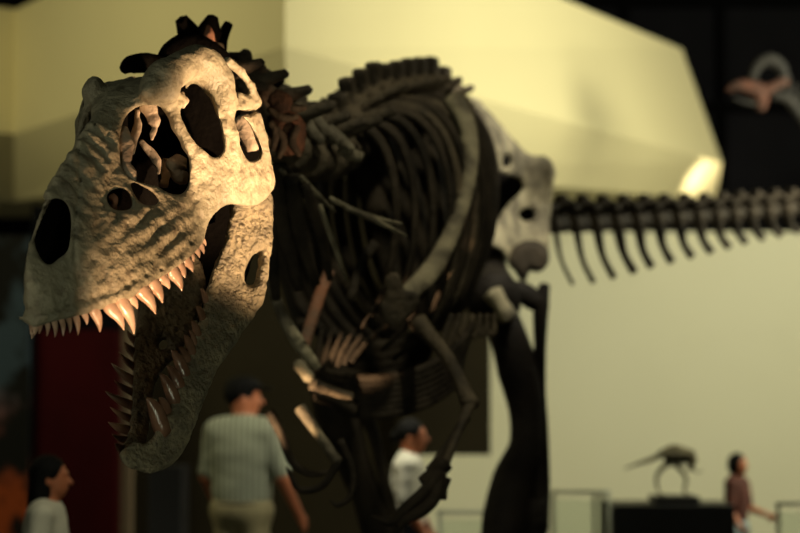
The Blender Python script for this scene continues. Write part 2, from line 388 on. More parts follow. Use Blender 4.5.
HO = [[(36, 238), (38, 222), (44, 208), (54, 200), (64, 203), (69, 215), (69, 235), (66, 250), (58, 257), (50, 263), (44, 260), (38, 250)],
      [(108, 198), (112, 192), (122, 190), (129, 197), (130, 207), (120, 209), (112, 206)],
      [(132, 184), (142, 188), (152, 194), (157, 202), (148, 204), (139, 199)],
      [(122, 132), (128, 116), (140, 107), (152, 99), (160, 100), (165, 108), (172, 124), (180, 139), (186, 152), (188, 166), (187, 184), (180, 193), (168, 191), (158, 185), (144, 182), (133, 177), (124, 168), (121, 150)],
      [(187, 92), (194, 80), (204, 88), (212, 98), (215, 111), (219, 124), (222, 138), (222, 151), (214, 156), (205, 149), (196, 142), (188, 130), (183, 119), (182, 110), (187, 104)],
      [(176, 80), (181, 78), (184, 86), (183, 93), (177, 91)],
      [(221, 69), (230, 75), (238, 82), (248, 87), (251, 92), (238, 95), (233, 100), (234, 113), (229, 108), (225, 90)],
      [(233, 113), (240, 117), (248, 125), (255, 138), (260, 151), (257, 158), (249, 159), (243, 149), (238, 137), (234, 125)],
      [(235, 111), (246, 112), (259, 109), (259, 111), (247, 114), (237, 114)]]
mask = raster_sdf(OUT, HO, 1.6)
def swp(u, v, ins): return surf(u, v, ins)
BARS = [([(160, 86), (168, 106), (177, 126), (188, 146), (202, 160)], .015, .014), ([(207, 70), (219, 88), (226, 112), (231, 136), (233, 158)], .022, .020),
        
        ([(256, 118), (262, 138), (266, 158)], .016, .012),
        ([(212, 178), (235, 182), (262, 178)], .035, .03), ([(262, 192), (240, 196), (215, 190)], .02, .015)]
bars = [([swp(u, v, i) for u, v in pl], r) for pl, r, i in BARS]
NEARB = [([at_wd(u, v, w_) for u, v, w_ in pl], rd, kk) for pl, rd, kk in (
    ([(163, 79, .165), (156, 86, .165), (148, 92, .165)], [.042, .034, .018], .075),
    ([(170, 92, .20), (166, 74, .19), (182, 66, .21), (196, 62, .23), (208, 66, .25), (219, 80, .27), (225, 98, .29)], [.022, .034, .038, .046, .044, .036, .028], .055),
    ([(228, 62, .29), (241, 72, .31), (251, 86, .33), (257, 102, .34)], [.018, .013, .012, .018], .015),
    ([(238, 98, .30), (246, 103, .31), (254, 104, .32)], [.022, .024, .022], .015),
    ([(95, 84, -.10), (93, 92, -.11), (96, 104, -.10)], [.026, .030, .022], .035))]
PITS = []
prg = np.random.default_rng(11)
def skull_f(q):
    q0 = q      # the fossil is slightly crushed: its right side is narrower
    q = np.stack([q[:, 0], np.where(q[:, 1] < 0, -q[:, 1]*np.interp(q[:, 0], [-.05, .1, .3, .9, 1.15], [1.1, 1.2, 1.32, 1.32, 1.0]), q[:, 1]), q[:, 2]], 1)
    d = vault(q); th = np.interp(q[:, 0], [-.1, 0, .3, .7, 1.2], [.03, .035, .036, .04, .045])
    # grooves, ridges and swellings of the bone surface
    d = d-.007*wob(q, 14, 3)-.0045*wob(q*np.array([1, 1, 2.2]), 30, 5)-.002*wob(q, 62, 8)+.003*np.exp(-np.abs(wob(q*np.array([1, 1, 1.7]), 26, 12))*16)
    u, v, dep = proj(to_w(q))
    # suture groove in front of the maxilla and the fold above the tooth row
    gx = 77+3*np.sin(v/22); d = d+.010*np.exp(-((u-gx)/1.8)**2)*(v > 150)*(v < 318)
    rx = np.exp(-(((u-104)+(v-175)*.42)/6)**2)*np.clip((230-v)/60, 0, 1)*np.clip((v-125)/30, 0, 1); d = d-.010*rx
    fx = np.exp(-(((u-112)/16)**2+((v-180)/26)**2)); d = d+.018*fx
    tl = np.interp(u, [30, 60, 90, 118, 148, 170, 190, 203], [326, 320, 312, 302, 286, 272, 257, 242])
    dd = tl-v; d = d-.006*np.exp(-((dd-5)/5)**2)+.005*np.exp(-((dd-14)/4)**2)
    # rugose ridges across the nose and diagonal furrows on the maxilla
    d = d-.007*np.sin((q[:, 0])*95+4*wob(q, 12, 2))*np.exp(-((q[:, 1]-.02)/.07)**2)*(q[:, 0] > .1)*(q[:, 0] < .62)
    zone = np.exp(-(((u-160)/50)**2+((v-238)/32)**2)); d = d-.006*zone*np.sin((u*.75+v*.95)/3.4+2*wob(q, 20, 6))
    sh = np.abs(d+th/2)-th/2
    m = mask(u, v)*dep/FPX/S
    r = smax(sh, m, .012); r = np.maximum(r, q[:, 0]-1.22)
    for pl, rad in bars:
        for a, b in zip(pl[:-1], pl[1:]): r = smin(r, caps(q, a, b, rad), .02)
    for pl, rd, kk in NEARB:
        for i in range(len(pl)-1): r = smin(r, caps(q0, pl[i], pl[i+1], rd[i], rd[i+1]), kk)
    # braincase and palate vault deep inside
    # foramina along the jaw margin
    for c, rad in FOR: r = smax(r, -(np.linalg.norm((q-c)*np.array([.7, 1, 1]), axis=1)-rad), .006)
    return (r+.0012*wob(q, 160, 9))*.8
FOR = []
for u0 in range(60, 200, 11):
    v0 = np.interp(u0, [30, 60, 90, 118, 148, 170, 190, 203], [326, 320, 312, 302, 286, 272, 257, 242])
    FOR.append((surf(u0+prg.uniform(-3, 3), v0-12+prg.uniform(-3, 3)), prg.uniform(.006, .011)))
for k in range(22):
    u0, v0 = prg.uniform(66, 200), prg.uniform(120, 270)
    if mask(np.array([u0]), np.array([v0]))[0] < -7: FOR.append((surf(u0, v0), prg.uniform(.005, .010)))
V, F = surface_nets(skull_f, (-.12, -.46, -.14), (1.28, .46, .66), .0068)
skull = link('skull', to_w(V), F[:, ::-1] if np.linalg.det(np.stack([-FW, LT, UP])) < 0 else F, M['skull'], skel)
skull['label'] = 'pale weathered skull with warm highlights'
print('skull', len(V))

def slab_part(name, outline, holes, depth, th, m, parent, ylo, yhi, vox=.009, extra=None, kb=.02, amp=.003):
    """a bone plate whose outline was traced, at its own depth, with real thickness and rounded rims"""
    look = raster_sdf(outline, holes)
    us = [p[0] for p in outline]; vs = [p[1] for p in outline]
    cs = np.array([P(u, v, y) for u in (min(us)-3, max(us)+3) for v in (min(vs)-3, max(vs)+3) for y in (ylo, yhi)])
    def f(p):
        u, v, dep = proj(p); D = depth(u, v); m_ = look(u, v)*dep/FPX
        t = th(u, v) if callable(th) else th
        r = smax(np.abs(p[:, 1]-D)*.9-t/2, m_, kb)
        if extra: r = extra(p, r)
        return (r-amp*wob(p, 30, 2)-amp*.6*wob(p, 80, 4))*.75
    V, F = surface_nets(f, cs.min(0)-.03, cs.max(0)+.03, vox)
    return link(name, V, F, m, parent)

# lower jaw: near ramus, far ramus, chin
def dep_near(u, v):
    e = np.interp(v, [200, 285, 340, 395, 425, 450], [232, 205, 193, 175, 163, 140])
    base = np.interp(v, [190, 320, 450, 480], [5.80, 5.58, 5.36, 5.33])
    return base+np.clip((u-e)/60, -.3, 1.2)*.16
NEAR = [(233, 207), (229, 225), (222, 248), (213, 268), (206, 290), (203, 308), (199, 322), (193, 341), (188, 357), (181, 376), (174, 395), (168, 410), (161, 424), (154, 436), (144, 444), (134, 441), (126, 448), (119, 455),
        (127, 466), (140, 471), (152, 473), (168, 466), (184, 451), (194, 426), (204, 400), (214, 377), (227, 355), (241, 334), (254, 314), (263, 292), (269, 268), (272, 240), (273, 205), (262, 190), (245, 192)]
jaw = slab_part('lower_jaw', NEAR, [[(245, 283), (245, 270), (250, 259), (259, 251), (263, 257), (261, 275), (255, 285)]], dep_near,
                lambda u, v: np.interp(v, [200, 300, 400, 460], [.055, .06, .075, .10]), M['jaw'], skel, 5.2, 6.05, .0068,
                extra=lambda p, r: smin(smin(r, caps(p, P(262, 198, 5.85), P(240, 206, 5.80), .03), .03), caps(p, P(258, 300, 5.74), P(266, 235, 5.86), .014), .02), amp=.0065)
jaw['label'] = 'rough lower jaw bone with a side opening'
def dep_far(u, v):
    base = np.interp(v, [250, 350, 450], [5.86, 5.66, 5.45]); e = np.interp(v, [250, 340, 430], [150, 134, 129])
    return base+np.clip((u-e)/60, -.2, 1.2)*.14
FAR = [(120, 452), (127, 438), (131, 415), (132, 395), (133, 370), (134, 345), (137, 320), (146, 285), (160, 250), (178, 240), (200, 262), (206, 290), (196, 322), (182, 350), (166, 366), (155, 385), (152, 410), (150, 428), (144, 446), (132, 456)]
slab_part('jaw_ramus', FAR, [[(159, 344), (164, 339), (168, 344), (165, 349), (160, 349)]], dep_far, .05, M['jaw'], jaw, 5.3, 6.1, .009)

# teeth
def tooth(base, tip, r, parent, bend, name='tooth', m=None):
    base = np.array(base); tip = np.array(tip); L = np.linalg.norm(tip-base); bend = np.array(bend, float)
    root = base-(tip-base)*.25
    pts = [root, base, base+(tip-base)*.4+bend*L*.13, base+(tip-base)*.75+bend*L*.10, tip]
    v, f = sweep(pts, [r, r*1.02, r*.85, r*.48, r*.07], [r*.72, r*.72, r*.6, r*.34, r*.05], side=LT, n=12, dens=3)
    o = link(name, v, f, m or M['tooth'], parent); return o
UT = [((94, 310), (100, 332)), ((110, 307), (124, 330)), ((121, 301), (134, 334)), ((131, 298), (137.5, 309)), ((141, 290), (155.5, 314)), ((152, 283), (162.5, 303)), ((161.5, 277), (169.5, 289)),
      ((171, 270), (182, 291)), ((178.5, 265), (185, 278)), ((185, 259), (193, 272)), ((190.5, 254), (194, 262)), ((195.5, 248), (199.5, 258)), ((199.5, 244), (204, 254)), ((202, 239), (206, 246)),
      ((84, 313), (87, 325)), ((75, 315), (78, 335)), ((68, 317), (70, 333)), ((61, 318), (63, 336)), ((54, 320), (55, 337)), ((47, 321), (47, 336)), ((40, 322), (39, 334))]
ut_r = [.025, .030, .032, .020, .034, .031, .025, .032, .024, .024, .016, .016, .015, .012, .015, .017, .014, .014, .014, .013, .012]
for (b, t), r in zip(UT, ut_r):
    q = surf(b[0], b[1]-2, .018); wb = to_w(q[None])[0]; Y = wb[1]
    base = P(b[0], b[1], Y); tip = P(t[0], t[1], Y+.012)
    tooth(base, tip, r*.78, skull, -FW)
    if b[0] > 75:
        qq = to_q(np.array([base, tip])); qq[:, 1] *= -.8; bb = to_w(qq); tooth(bb[0], bb[1], r*.86, skull, -FW)
LTN = [((184, 373), (172, 351)), ((188, 361), (179.4, 348)), ((179.5, 386), (168, 367)), ((174, 398), (160.6, 375)), ((192, 353), (185, 335.5)), ((198, 336), (192.5, 321.6)), ((203, 318), (197, 307)), ((161, 424), (147.5, 399)), ((167.5, 412), (160, 399)), ((195, 345), (190, 331)), ((206, 300), (201, 290))]
for i, (b, t) in enumerate(LTN):
    Y = float(dep_near(np.array([b[0]]), np.array([b[1]]))[0])
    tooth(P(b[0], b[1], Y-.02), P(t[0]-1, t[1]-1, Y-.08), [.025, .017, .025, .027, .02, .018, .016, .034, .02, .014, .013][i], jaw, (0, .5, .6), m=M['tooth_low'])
LTF = [((133, 352), (124, 342)), ((133, 366), (119, 352)), ((132, 380), (111, 363)), ((132, 392), (114, 380)), ((131, 405), (105, 391)), ((129, 418), (110, 407)), ((127, 430), (108, 422)), ((125, 440), (112, 434)), ((123, 450), (115, 443)), ((134, 340), (127, 330))]
for i, (b, t) in enumerate(LTF):
    Y = float(dep_far(np.array([b[0]]), np.array([b[1]]))[0])
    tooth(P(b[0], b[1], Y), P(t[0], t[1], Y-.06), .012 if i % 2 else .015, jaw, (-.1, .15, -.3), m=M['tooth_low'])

# black septum plate, added to hide the lit far side of the skull
def sept(q):
    t = np.interp(q[:, 0], sx, tx); r = np.maximum(np.abs(q[:, 1])-.012, np.maximum(q[:, 2]-t+.04, .03-q[:, 2]))
    r = np.maximum(r, np.maximum(.03-q[:, 0], q[:, 0]-1.0)); r = smin(r, ell(q, (1.06, 0, .28), (.12, .12, .14)), .03)
    return r*.8
V, F = surface_nets(sept, (-.02, -.16, -.02), (1.22, .16, .52), .01); link('septum_blocker', to_w(V), F, M['crest'], skull)
# pieces of palate and sclerotic bone seen inside the skull openings
def inner(name, pl, back, r, m):
    g = np.random.default_rng(int(pl[0][0])); n = len(pl); tt = np.linspace(0, n-1, 2*n-1)
    p = [(np.interp(t, range(n), [a[0] for a in pl])+g.uniform(-1.2, 1.2), np.interp(t, range(n), [a[1] for a in pl])) for t in tt]
    rr = [np.interp(t, range(n), r)*g.uniform(.5, 1.05) for t in tt]
    return strut(name, p, [to_w(surf(u, v)[None])[0][1]+back for u, v in p], rr, m, skull, .6)
def strut(name, pl, Y, r, m, parent=skull, flat=.5, dens=4):
    k = len(pl); rr = r if not np.isscalar(r) else [r]*k
    YY = Y if not np.isscalar(Y) else [Y]*k
    return MB().tube([P(u, v, y) for (u, v), y in zip(pl, YY)], [x for x in rr], [x*flat for x in rr], side=(0, 1, 0), n=10, dens=dens).build(name, m, parent)
inner('palate_strut', [(123, 128), (126, 145), (127, 165), (131, 182)], .03, [.02, .028, .022, .02], M['inner'])
inner('palate_strut', [(149, 105), (153, 116), (155, 128), (152, 140)], .04, [.028, .024, .014, .004], M['inner'])
inner('palate_strut', [(137, 110), (138, 124), (134, 138), (132, 154)], .09, [.012, .016, .014, .008], M['inner'])
inner('palate_strut', [(142, 141), (150, 152), (156, 162), (159, 174)], .10, [.012, .018, .016, .006], M['inner'])
inner('palate_strut', [(182, 157), (176, 166), (177, 176), (186, 178)], .12, [.03, .032, .03, .02], M['inner'])
inner('palate_strut', [(168, 160), (166, 172), (163, 186)], .2, [.02, .022, .02], M['inner'])
inner('palate_strut', [(180, 94), (183, 101), (184, 108)], .06, [.016, .018, .008], M['inner'])
inner('palate_strut', [(112, 195), (114, 203), (115, 209)], .05, [.012, .014, .012], M['redbone'])
strut('palate_strut', [(240, 118), (248, 132), (256, 148)], 6.0, [.03, .034, .03], M['inner'])
slab_part('occiput_blocker', [(120, 112), (150, 92), (185, 72), (222, 80), (244, 100), (262, 130), (268, 165), (262, 200), (252, 262), (236, 310), (205, 330), (185, 300), (165, 250), (120, 240), (112, 180)], [], lambda u, v: 6.10+0*u-.10*np.cos((u-190)/40), .07, M['crest'], skel, 5.9, 6.3, .014, kb=.05, amp=.008)  # black plate added as occluder so the eye and mouth openings stay dark
# crest lobes rising behind the skull roof, their shade put into the black colour
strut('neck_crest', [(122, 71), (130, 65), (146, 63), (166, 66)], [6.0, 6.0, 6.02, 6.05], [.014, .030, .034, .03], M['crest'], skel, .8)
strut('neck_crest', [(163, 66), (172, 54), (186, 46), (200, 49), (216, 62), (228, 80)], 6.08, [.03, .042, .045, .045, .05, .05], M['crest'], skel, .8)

# ------------------------------------------------------------------ neck, back, tail
def vert_mesh(name, cent=.075, ln=.14, spine=.30, sd=.10, tr=.20, th=.018, lean=0, low=.0):
    def f(p):
        r = caps(p, (0, -ln/2, 0), (0, ln/2, 0), cent*.8); r = r-.02*np.abs(p[:, 1])/ln
        r = np.maximum(r, np.abs(p[:, 1])-ln/2)
        z = p[:, 2]; tz = np.clip((z-cent*.6)/spine, 0, 1)
        y0 = lean*tz
        bl = np.maximum(np.maximum(np.abs(p[:, 0])-(th+.012*tz), np.abs(p[:, 1]-y0)-sd/2*(1-.1*tz)), np.maximum(z-cent-spine, -z)); r = smin(r, bl, .03)
        for s in (-1, 1):
            r = smin(r, caps(p, (0, 0, cent), (s*tr, .03, cent+.05), .035, .018), .03)
            r = smin(r, caps(p, (s*.03, 0, cent+.03), (s*.05, -ln*.75, cent+.04), .024, .018), .03)
            r = smin(r, caps(p, (s*.03, 0, cent+.03), (s*.05, ln*.6, cent+.07), .022, .016), .03)
        return (r-.003*wob(p, 60, 1))*.8
    V, F = surface_nets(f, (-tr-.05, -ln-.06, -cent-.05), (tr+.05, ln+.06, cent+spine+.06), .011)
    me = bpy.data.meshes.new(name); me.from_pydata(V.tolist(), [], F.tolist()); me.polygons.foreach_set('use_smooth', [True]*len(me.polygons)); return me
def place(me, name, m, c, axis, up=(0, 0, 1), sc=(1, 1, 1), parent=skel):
    y = Vector(axis).normalized(); x = y.cross(Vector(up)).normalized(); z = x.cross(y)
    R = Matrix((x, y, z)).transposed().to_4x4()
    o = bpy.data.objects.new(name, me); scn.collection.objects.link(o); o.parent = parent
    o.matrix_parent_inverse = Matrix.Translation(parent.location).inverted()
    if not me.materials: me.materials.append(m)
    o.matrix_basis = Matrix.Translation(Vector([float(t) for t in c])) @ R @ Matrix.Diagonal((*sc, 1)); return o
vc = vert_mesh('cervical_vertebra', .075, .13, .12, .07, .16, .02)
vd = vert_mesh('dorsal_vertebra', .075, .15, .16, .085, .13, .018, -.02)
vt = vert_mesh('tail_vertebra', .062, .15, .12, .05, .11, .02, .06)
neck = [(212, 100, 6.35), (238, 112, 6.6), (258, 126, 6.8), (278, 142, 7.0), (300, 156, 7.3), (322, 162, 7.6), (342, 152, 7.9)]
back = [(352, 128, 8.1), (372, 118, 8.4), (392, 112, 8.75), (412, 108, 9.1), (434, 108, 9.5), (458, 118, 9.9), (480, 135, 10.3), (505, 165, 10.7), (530, 195, 11.05), (552, 212, 11.35)]
tailp = [(556, 224, 11.35), (600, 223, 11.8), (650, 220, 12.3), (700, 217, 12.8), (760, 212, 13.5), (840, 205, 14.4)]
def run(ctrl, n):
    c = catmull([P(*q) for q in ctrl], 12); L = np.r_[0, np.cumsum(np.linalg.norm(np.diff(c, axis=0), axis=1))]
    t = np.linspace(0, L[-1], n); pts = np.stack([np.interp(t, L, c[:, i]) for i in range(3)], 1); return pts, np.gradient(pts, axis=0)
np_, nt_ = run(neck, 8)
for i, (c, t) in enumerate(zip(np_, nt_)): place(vc, 'neck_vertebra', M['body'], c, t, sc=(1+.05*i, 1.15, 1+.04*i))
dp, dt = run(back[:6], 10)
for i, (c, t) in enumerate(zip(dp[:9], dt)): place(vd, 'back_vertebra', M['body'], c, t, sc=(1, 1.1, (.95, 1.0, 1.05, .98, 1.0, 1.03, 1.05, 1.1, 1.0, .8)[i]))
tp_, tt_ = run(tailp, 16)
for i, (c, t) in enumerate(zip(tp_, tt_)):
    k = 1-.012*i
    place(vt, 'tail_vertebra', M['rib'], c, t, sc=(k, 1.15, k))
    if i < 15:
        ln = np.interp(i, [0, 1, 4, 9, 15], [.31, .31, .25, .15, .08]); th = .012+.014*min(1, i/3)
        a = c+np.array([.0, .02, -.05*k]); b = a+np.array([.085+.02*(i < 4), .05, -ln])
        MB().tube([a, a+(b-a)*.5+np.array([-.018, 0, -.01]), b], [th*1.5, th, th*1.1], n=8).build('chevron_bone', M['rib'], skel)
# forked neural spines standing up behind the skull
spm = M['body']
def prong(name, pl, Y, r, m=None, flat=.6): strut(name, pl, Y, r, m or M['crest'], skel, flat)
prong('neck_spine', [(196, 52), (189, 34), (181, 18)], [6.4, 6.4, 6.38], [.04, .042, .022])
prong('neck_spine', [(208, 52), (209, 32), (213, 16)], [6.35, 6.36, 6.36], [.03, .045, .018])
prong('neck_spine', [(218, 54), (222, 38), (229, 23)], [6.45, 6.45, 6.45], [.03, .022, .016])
prong('neck_spine', [(209, 44), (209, 34), (208, 26)], [6.28, 6.29, 6.32], [.022, .017, .006], M['redbone'])  # reddish light on the spine front, put into this strip's bone colour
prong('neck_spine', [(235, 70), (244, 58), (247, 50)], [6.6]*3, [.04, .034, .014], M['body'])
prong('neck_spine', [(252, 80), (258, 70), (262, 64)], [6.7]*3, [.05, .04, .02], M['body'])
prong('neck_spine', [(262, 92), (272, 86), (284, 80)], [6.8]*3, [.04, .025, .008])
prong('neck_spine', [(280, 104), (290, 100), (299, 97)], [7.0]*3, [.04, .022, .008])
for (a, b) in (((236, 80), (262, 78)), ((240, 88), (268, 88)), ((232, 72), (254, 70))):
    prong('neck_process', [a, ((a[0]+b[0])/2, a[1]-3), b], 6.55, [.02, .026, .012], M['body'])
# big cervical body lit from the front, with paired processes
for pl in ([(268, 108), (284, 118), (298, 116)], [(276, 128), (284, 142), (278, 158)], [(298, 126), (292, 142), (300, 156)], [(270, 122), (276, 134), (272, 150)], [(284, 100), (294, 108), (306, 108)]):
    strut('neck_process', pl, 6.56, [.012, .016, .010], M['body'], skel, .9)
strut('neck_vertebra_body', [(278, 112), (287, 130), (290, 152)], [6.62, 6.62, 6.65], [.045, .07, .05], M['neckbone'], skel, .7)
strut('neck_vertebra_body', [(272, 95), (282, 103), (284, 112)], [6.55]*3, [.03, .04, .02], M['neckbone'], skel, .7)
for pl in ([(302, 112), (312, 132), (322, 142)], [(314, 116), (326, 132), (340, 142)], [(328, 128), (340, 140), (352, 150)], [(340, 148), (352, 155), (362, 157)]):
    strut('neck_process', pl, [7.2, 7.18, 7.15], [.022, .026, .018], M['pale'], skel, .6)
# shadowed lower neck and throat bones
for pl, r in (([(262, 160), (268, 220), (276, 300)], .03), ([(275, 165), (282, 225), (300, 290)], .03), ([(292, 175), (300, 230), (316, 285)], .03), ([(305, 185), (322, 240), (330, 280)], .02), ([(284, 165), (302, 190), (318, 240)], .012)):
    strut('neck_rib', pl, [7.0, 7.15, 7.3], [r, r*1.1, r*.6], M['rib'], skel)
for pl in ([(280, 168), (300, 198), (316, 232)], [(300, 176), (318, 196), (336, 212)], [(330, 198), (362, 214), (402, 224)], [(345, 207), (378, 222), (406, 236)], [(320, 205), (332, 240), (346, 280)]):
    strut('neck_rib', pl, [7.0, 7.1, 7.25], [.009, .012, .005], M['pale'], skel, .8)

# ------------------------------------------------------------------ rib cage
LB = np.array([.96, -.27, 0]); LB /= np.linalg.norm(LB)
AX = np.array([.27, .96, 0])
def rib(c, side, a, H, r, m, back=.16, wid=None):
    pts = []
    for t in np.linspace(0, 1, 9):
        lat = a*math.sin(math.pi*min(1, t*.93+.02))**.72; dn = H*(1-math.cos(math.pi*t*.88))/1.93-.05*math.sin(math.pi*t)
        pts.append(c+LB*side*lat+np.array([0, 0, .06-dn])+AX*back*t)
    rr = [r*.9, r*1.15, r*1.15, r*1.1, r, r, r*.95, r*.85, r*.6]
    MB().tube(pts, rr, [x*.5 for x in rr], side=LB, n=8, dens=3).build('rib', m, skel)
rc, _ = run([(330, 140, 7.75), (372, 120, 8.3), (410, 112, 8.9), (440, 125, 9.4)], 13)
for i, c in enumerate(rc):
    a = np.interp(i, [0, 3, 7, 12], [.26, .38, .39, .27]); H = np.interp(i, [0, 3, 9, 12], [.85, 1.08, 1.1, .9])
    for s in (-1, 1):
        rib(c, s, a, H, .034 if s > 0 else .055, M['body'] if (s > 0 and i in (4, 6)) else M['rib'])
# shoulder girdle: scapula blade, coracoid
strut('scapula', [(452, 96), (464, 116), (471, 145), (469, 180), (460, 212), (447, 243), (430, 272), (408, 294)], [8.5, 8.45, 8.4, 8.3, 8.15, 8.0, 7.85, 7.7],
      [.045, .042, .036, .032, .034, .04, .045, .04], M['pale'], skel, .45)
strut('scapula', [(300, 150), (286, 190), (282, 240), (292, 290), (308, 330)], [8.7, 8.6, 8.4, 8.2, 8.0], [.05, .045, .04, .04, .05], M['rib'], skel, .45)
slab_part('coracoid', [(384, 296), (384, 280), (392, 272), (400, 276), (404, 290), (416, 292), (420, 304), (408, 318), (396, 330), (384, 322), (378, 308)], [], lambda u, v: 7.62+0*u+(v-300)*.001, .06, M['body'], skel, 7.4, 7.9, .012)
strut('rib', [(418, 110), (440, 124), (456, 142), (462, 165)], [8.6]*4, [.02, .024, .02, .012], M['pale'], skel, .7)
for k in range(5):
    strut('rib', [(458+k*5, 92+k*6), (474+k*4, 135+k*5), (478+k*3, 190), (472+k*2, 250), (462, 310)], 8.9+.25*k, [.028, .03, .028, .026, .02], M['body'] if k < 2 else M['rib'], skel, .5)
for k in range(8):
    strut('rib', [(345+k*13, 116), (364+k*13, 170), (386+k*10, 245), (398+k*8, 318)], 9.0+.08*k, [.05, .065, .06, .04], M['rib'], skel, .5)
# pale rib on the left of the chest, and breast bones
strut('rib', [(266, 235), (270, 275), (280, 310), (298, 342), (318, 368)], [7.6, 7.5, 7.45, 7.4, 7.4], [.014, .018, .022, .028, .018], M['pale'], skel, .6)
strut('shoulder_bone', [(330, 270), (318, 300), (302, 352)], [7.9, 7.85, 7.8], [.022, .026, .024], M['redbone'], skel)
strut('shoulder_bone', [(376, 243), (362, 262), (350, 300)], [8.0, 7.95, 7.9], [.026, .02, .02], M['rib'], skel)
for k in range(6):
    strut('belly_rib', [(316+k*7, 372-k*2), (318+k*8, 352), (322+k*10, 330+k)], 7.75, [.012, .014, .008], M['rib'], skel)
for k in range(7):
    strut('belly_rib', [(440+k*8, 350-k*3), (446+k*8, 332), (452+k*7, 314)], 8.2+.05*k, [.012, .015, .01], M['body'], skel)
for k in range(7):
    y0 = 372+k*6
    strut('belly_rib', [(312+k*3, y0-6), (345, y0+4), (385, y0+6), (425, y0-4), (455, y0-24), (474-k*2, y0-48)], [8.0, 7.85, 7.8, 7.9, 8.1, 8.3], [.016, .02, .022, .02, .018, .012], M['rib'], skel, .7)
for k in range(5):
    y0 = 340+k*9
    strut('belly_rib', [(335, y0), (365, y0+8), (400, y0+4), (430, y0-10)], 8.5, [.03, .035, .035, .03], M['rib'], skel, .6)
# arms
def bone(name, a, b, Ya, Yb, r, m, ends=1.5, mid=None, parent=skel):
    A = P(a[0], a[1], Ya); B = P(b[0], b[1], Yb); c = (A+B)/2 if mid is None else P(mid[0], mid[1], (Ya+Yb)/2)
    return MB().tube([A, A+(c-A)*.35, c, B+(c-B)*.3, B], [r*ends, r*1.05, r*.85, r, r*ends*.95], n=12).build(name, m, parent)
bone('humerus', (418, 322), (471, 406), 7.75, 7.5, .032, M['body'], 1.3, (448, 358))
bone('forearm_bone', (470, 404), (440, 476), 7.5, 7.3, .02, M['body'], 1.3)
bone('forearm_bone', (466, 418), (430, 470), 7.5, 7.35, .016, M['rib'], 1.3)
def finger(pl, Y, r, m):
    pts = [P(u, v, y) for (u, v), y in zip(pl, Y)]; h = MB()
    k = len(pts); rr = [r*1.2, r, r*.95, r*.8, r*.15][-k:] if k <= 5 else None
    h.tube(pts, rr, n=8, dens=4).build('finger_bone', m, skel)
finger([(440, 474), (424, 492), (406, 508), (390, 522), (372, 516)], [7.3, 7.25, 7.2, 7.2, 7.2], .024, M['rib'])
finger([(438, 478), (434, 498), (420, 512), (404, 520), (392, 540)], [7.3, 7.25, 7.2, 7.2, 7.2], .026, M['rib'])
bone('wrist_bone', (446, 462), (424, 484), 7.32, 7.3, .034, M['rib'], 1.0)
bone('wrist_bone', (444, 478), (440, 498), 7.32, 7.3, .026, M['rib'], 1.1)
# other arm, caught by a warm lamp
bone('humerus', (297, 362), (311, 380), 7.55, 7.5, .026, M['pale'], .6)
bone('humerus', (312, 384), (350, 398), 7.5, 7.6, .022, M['body'], 1.2)
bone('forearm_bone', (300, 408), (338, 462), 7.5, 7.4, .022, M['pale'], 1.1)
bone('forearm_bone', (318, 392), (352, 410), 7.7, 7.8, .034, M['rib'], 1.2)
finger([(270, 412), (282, 436), (292, 462), (312, 474), (336, 470)], [7.5]*5, .018, M['rib'])
finger([(338, 462), (322, 486), (300, 490), (292, 478), (286, 466)], [7.4]*5, .014, M['rib'])
finger([(340, 440), (352, 470), (350, 496), (338, 505), (330, 500)], [7.4]*5, .014, M['rib'])
# ------------------------------------------------------------------ hips and hind legs
slab_part('pelvis', [(470, 96), (490, 112), (508, 134), (528, 154), (542, 156), (551, 160), (554, 172), (552, 196), (550, 222), (549, 245), (546, 262), (538, 272), (530, 270), (525, 282), (517, 276), (510, 262), (500, 250), (488, 246), (482, 232), (486, 200), (484, 160), (474, 125)],
          [[(502, 158), (508, 153), (512, 160), (508, 168), (503, 167)], [(492, 174), (506, 174), (520, 179), (523, 189), (508, 205), (496, 221), (491, 222), (489, 196)], [(518, 214), (524, 207), (534, 210), (534, 218), (527, 222), (520, 220)]],
          lambda u, v: 10.25+(u-480)*.006-.08*np.sin((u-480)/11.)-.05*np.sin((v-130)/16.), .10, M['pale'], skel, 9.9, 11.1, .016, amp=.014)
slab_part('pelvis', [(512, 248), (530, 240), (546, 246), (549, 262), (540, 272), (530, 270), (524, 281), (516, 272), (508, 264)], [], lambda u, v: 10.35+0*u, .16, M['rib'], skel, 10.0, 10.7, .016, kb=.05)
slab_part('sacrum_dark_backing', [(480, 140), (500, 145), (525, 160), (534, 190), (530, 235), (505, 262), (484, 240)], [], lambda u, v: 10.75+0*u, .1, M['leg'], skel, 10.5, 11.0, .018, kb=.05)  # dark slab added behind the pelvis to keep its openings dark
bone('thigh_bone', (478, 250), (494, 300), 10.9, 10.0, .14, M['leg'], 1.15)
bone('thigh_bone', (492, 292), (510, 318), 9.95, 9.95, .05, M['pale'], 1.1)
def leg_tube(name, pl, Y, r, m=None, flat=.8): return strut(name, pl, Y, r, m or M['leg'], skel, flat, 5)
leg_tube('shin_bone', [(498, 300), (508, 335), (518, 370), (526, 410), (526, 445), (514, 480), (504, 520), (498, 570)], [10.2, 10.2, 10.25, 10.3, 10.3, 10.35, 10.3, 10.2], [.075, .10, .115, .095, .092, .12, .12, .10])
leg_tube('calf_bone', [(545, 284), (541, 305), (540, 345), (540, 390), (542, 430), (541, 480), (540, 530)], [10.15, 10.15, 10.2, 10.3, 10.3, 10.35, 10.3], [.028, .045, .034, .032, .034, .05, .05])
leg_tube('knee_bone', [(508, 296), (520, 292), (534, 300), (542, 306)], 10.15, [.07, .06, .06, .04], M['leg'])
